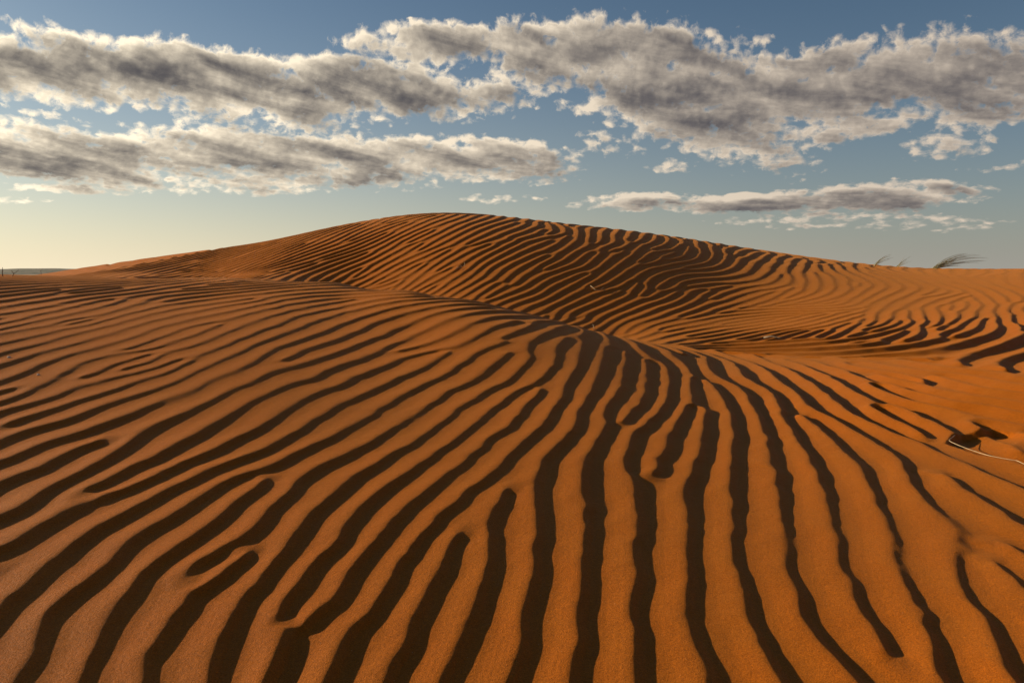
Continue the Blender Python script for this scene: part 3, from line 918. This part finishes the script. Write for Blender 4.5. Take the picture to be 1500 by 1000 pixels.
# ------------------------------------------------------------------ small things lying and growing on the sand
def plant_material(name, c1, c2, rough=0.7):
    mat = bpy.data.materials.new(name)
    t, n, b = nodes_of(mat)
    tc = n.new('ShaderNodeTexCoord')
    q = n.noise(n.v('MULTIPLY', tc.outputs['Object'], (30.0, 30.0, 8.0)), 1.0, 3.0, 0.6)
    t.links.new(n.mix(n.ss(q, 0.35, 0.65), c1, c2), b.inputs['Base Color'])
    b.inputs['Roughness'].default_value = rough
    return mat


GRASS = plant_material('dune_grass', (0.24, 0.22, 0.10, 1), (0.40, 0.33, 0.17, 1))
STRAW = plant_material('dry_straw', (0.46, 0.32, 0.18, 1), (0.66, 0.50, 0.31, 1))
BARK = plant_material('weathered_twig', (0.10, 0.065, 0.04, 1), (0.20, 0.14, 0.09, 1))
STONE = plant_material('pale_pebble', (0.42, 0.34, 0.26, 1), (0.60, 0.52, 0.42, 1))


def tube_geo(path, radii, sides=5):
    vs, fs = [], []
    P = [np.array(p, float) for p in path]
    for k, p in enumerate(P):
        d = P[min(k + 1, len(P) - 1)] - P[max(k - 1, 0)]
        d /= np.linalg.norm(d) + 1e-9
        a = np.cross(d, (0.0, 0.0, 1.0) if abs(d[2]) < 0.9 else (1.0, 0.0, 0.0)); a /= np.linalg.norm(a)
        b = np.cross(d, a)
        for q in range(sides):
            t = 2 * math.pi * q / sides
            vs.append(tuple(p + radii[k] * (math.cos(t) * a + math.sin(t) * b)))
    for k in range(len(P) - 1):
        for q in range(sides):
            q2 = (q + 1) % sides
            fs.append((k * sides + q, k * sides + q2, (k + 1) * sides + q2, (k + 1) * sides + q))
    fs.append(tuple(range(sides - 1, -1, -1)))
    fs.append(tuple((len(P) - 1) * sides + q for q in range(sides)))
    return vs, fs


def tubes_mesh(name, tubes, mat):
    vs, fs = [], []
    for path, radii in tubes:
        v, f = tube_geo(path, radii)
        o = len(vs)
        vs += v; fs += [tuple(i + o for i in q) for q in f]
    me = bpy.data.meshes.new(name)
    me.from_pydata(vs, [], fs)
    me.polygons.foreach_set('use_smooth', np.ones(len(fs), bool))
    me.materials.append(mat)
    return me


def tag(o, label, cat, group=None):
    o['label'] = label; o['category'] = cat
    if group: o['group'] = group


def cell2(x, y):
    return (np.log(np.hypot(x, y)) - RHO0) / MSTEP, (np.arctan2(x, y) - TH0) / MSTEP


def on_sand(px, py):
    """the point of the sand that is seen at this place of the photograph"""
    for dpy in np.arange(0, 12, 0.5):
        x, y, ok_ = survey_pixels([(px, py + dpy)])
        if ok_[0]:
            break
    i, j = cell2(x, y)
    return float(x[0]), float(y[0]), float(gather(Z2, i, j)[0]) + EYE


def sand_at(x, y):
    i, j = cell2(np.array([x]), np.array([y]))
    return float(gather(Z2, i, j)[0]) + EYE


# tufts of dune grass on the skyline, bent by the wind towards the right
def grass_tuft(px, py, blades, label):
    x, y, z = on_sand(px, py)
    z = sand_at(x, y)
    root = bpy.data.objects.new('grass_tuft', None)
    root.location = (x, y, z - 0.01)
    root.empty_display_size = 0.1
    tag(root, label, 'grass', 'grass tufts on the dune crest')
    col.objects.link(root)
    s = y / F_PX
    for (bx, tx, tz, arch) in blades:               # base offset, tip offset, tip height in photo pixels at that distance
        dy = random.uniform(-0.14, 0.14)
        path, radii = [], []
        for k in range(11):
            t = k / 10
            xx = (bx + (tx - bx) * t) * s
            zz = tz * s * ((1 + arch) * t - arch * t * t)
            path.append((xx, dy * (0.3 + t), zz))
            radii.append((0.0058 if k else 0.008) * (1 - 0.80 * t))
        ob = bpy.data.objects.new('blade', tubes_mesh('blade', [(path, radii)], GRASS))
        ob.parent = root
        col.objects.link(ob)
    return root


big = []
for (tx, tz, ar, n_) in ((48, 21, 0.75, 6), (62, 21, 0.95, 5), (80, 18, 1.25, 5), (72, 13, 1.3, 4), (62, 10, 1.2, 4), (36, 15, 0.6, 4), (40, 5, 1.0, 4), (24, 17, 0.3, 2)):
    for k in range(n_):
        big.append((random.uniform(-4, 4), tx * random.uniform(0.82, 1.08), tz * random.uniform(0.85, 1.08), ar * random.uniform(0.8, 1.2)))
grass_tuft(1368, 392.5, big, 'widest tuft of grey green dune grass bent far over to the right on the crest')
grass_tuft(1279, 389.0, [(random.uniform(-2, 2), random.uniform(16, 27), random.uniform(9, 17), random.uniform(0.3, 0.9)) for _ in range(9)],
           'small spread tuft of dune grass, leftmost of the three on the crest')
grass_tuft(1314, 391.0, [(random.uniform(-1.5, 1.5), random.uniform(10, 20), random.uniform(9, 16), random.uniform(0.1, 0.6)) for _ in range(8)],
           'small upright tuft of dune grass between the other two on the crest')


def stick(name, label, cat, lines, radius, mat, group=None, lift=0.0, follow=True):
    """lines: photo places of the bends; the first line lies or stands on the sand, height in metres is the third number"""
    tubes = []
    ox, oy, oz = on_sand(*lines[0][0][:2])
    for ln in lines:
        path = []
        for (px, py, h) in ln:
            if h is None:
                x, y, z = on_sand(px, py)
                path.append((x - ox, y - oy, z - oz + lift))
            else:                                    # raised end: keeps the distance of the foot
                x = (px - 750) / F_PX * oy
                path.append((x - ox, h * 0.3, (HORIZON - py) / F_PX * oy + EYE - oz))
        tubes.append((path, [radius * (1 - 0.55 * k / max(1, len(path) - 1)) for k in range(len(path))]))
    ob = bpy.data.objects.new(name, tubes_mesh(name, tubes, mat))
    ob.location = (ox, oy, oz)
    tag(ob, label, cat, group)
    col.objects.link(ob)
    return ob


stick('dry_twig', 'thin dark twig standing up at the left edge of the near dune crest', 'twig', [[(4, 405, None), (3, 399, 0.0), (1.5, 391.5, 0.1)], [(3, 399, 0.0), (6, 395, -0.1)]], 0.007, BARK, 'twigs on the left skyline')
stick('dry_twig', 'dark forked twig leaning right, second from left on the near dune crest', 'twig', [[(17.5, 405, None), (21, 400, 0.0), (25.5, 395.5, 0.1)], [(20, 401, 0.0), (18, 396, -0.1)]], 0.006, BARK, 'twigs on the left skyline')
stick('dry_twig', 'short dark twig leaning left against the distant hills', 'twig', [[(61, 402, None), (59.5, 397.6, 0.0), (56, 393, 0.1)], [(59, 397, 0.0), (63, 393.5, -0.1)]], 0.006, BARK, 'twigs on the left skyline')
stick('dry_twig', 'bleached branching twig half buried on the large dune face, left of the two', 'twig',
      [[(667.5, 395, None), (673, 392.5, None), (680, 390, None)], [(668.5, 394, 0.0), (670, 390, 0.0), (672, 386.5, 0.1)], [(676, 391.5, 0.0), (675, 388, 0.0)], [(680, 390, 0.0), (681, 387, 0.0), (680, 384.5, 0.1)]], 0.0048, STRAW,
      'bleached twigs on the large dune', lift=0.02)
stick('dry_twig', 'bleached curled twig lying on the large dune face, right of the two', 'twig',
      [[(865, 418.5, None), (868, 421.5, None), (871.5, 424, None), (876, 425.2, None), (881, 424.4, None), (883.8, 420.5, None)], [(871.5, 422, 0.0), (875, 419.5, 0.0), (877, 420, 0.1)]], 0.0048, STRAW,
      'bleached twigs on the large dune', lift=0.02)
stick('wooden_stick', 'straight dark stick lying flat on the bright sand of the valley', 'stick', [[(1119, 495, None), (1130, 495.4, None), (1141, 495.7, None), (1152, 496, None)]], 0.014, BARK, lift=0.03)
stick('straw_stub', 'tiny pale straw poking from the sand at the foot of the large dune', 'straw', [[(870, 481, None), (869.5, 478, 0.0), (868.5, 474.5, 0.05)]], 0.0055, STRAW)
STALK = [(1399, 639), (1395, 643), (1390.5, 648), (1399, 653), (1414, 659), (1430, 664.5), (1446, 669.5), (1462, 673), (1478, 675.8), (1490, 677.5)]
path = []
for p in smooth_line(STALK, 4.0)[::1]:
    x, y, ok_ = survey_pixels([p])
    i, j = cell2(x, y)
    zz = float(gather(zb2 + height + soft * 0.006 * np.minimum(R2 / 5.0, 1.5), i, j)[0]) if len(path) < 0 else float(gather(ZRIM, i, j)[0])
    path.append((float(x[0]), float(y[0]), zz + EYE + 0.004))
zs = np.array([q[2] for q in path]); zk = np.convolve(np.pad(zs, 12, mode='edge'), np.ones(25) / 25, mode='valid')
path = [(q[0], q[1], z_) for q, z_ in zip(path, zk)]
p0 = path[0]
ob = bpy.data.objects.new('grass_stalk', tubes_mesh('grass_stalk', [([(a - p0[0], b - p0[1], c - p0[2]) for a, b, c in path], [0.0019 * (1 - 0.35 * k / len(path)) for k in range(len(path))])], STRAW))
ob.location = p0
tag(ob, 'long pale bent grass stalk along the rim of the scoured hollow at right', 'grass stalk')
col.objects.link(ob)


def pebble(px, py, size, label):
    me = bpy.data.meshes.new('pebble')
    import bmesh
    bm = bmesh.new()
    bmesh.ops.create_icosphere(bm, subdivisions=2, radius=1.0)
    for v in bm.verts:
        k = 1 + random.uniform(-0.14, 0.14)
        v.co = (v.co.x * k * size, v.co.y * k * size * 0.8, v.co.z * k * size * 0.6)
    for f in bm.faces: f.smooth = True
    bm.to_mesh(me); bm.free()
    me.materials.append(STONE)
    o = bpy.data.objects.new('pebble', me)
    x, y, z = on_sand(px, py)
    o.location = (x, y, z + size * 0.3)
    tag(o, label, 'pebble', 'pebbles on the near dune')
    col.objects.link(o)


pebble(56, 544, 0.011, 'small pale pebble in a hollow of the near dune, lower of two at the left')
pebble(13, 519.5, 0.014, 'small pale pebble near the left edge, upper of two on the near dune')
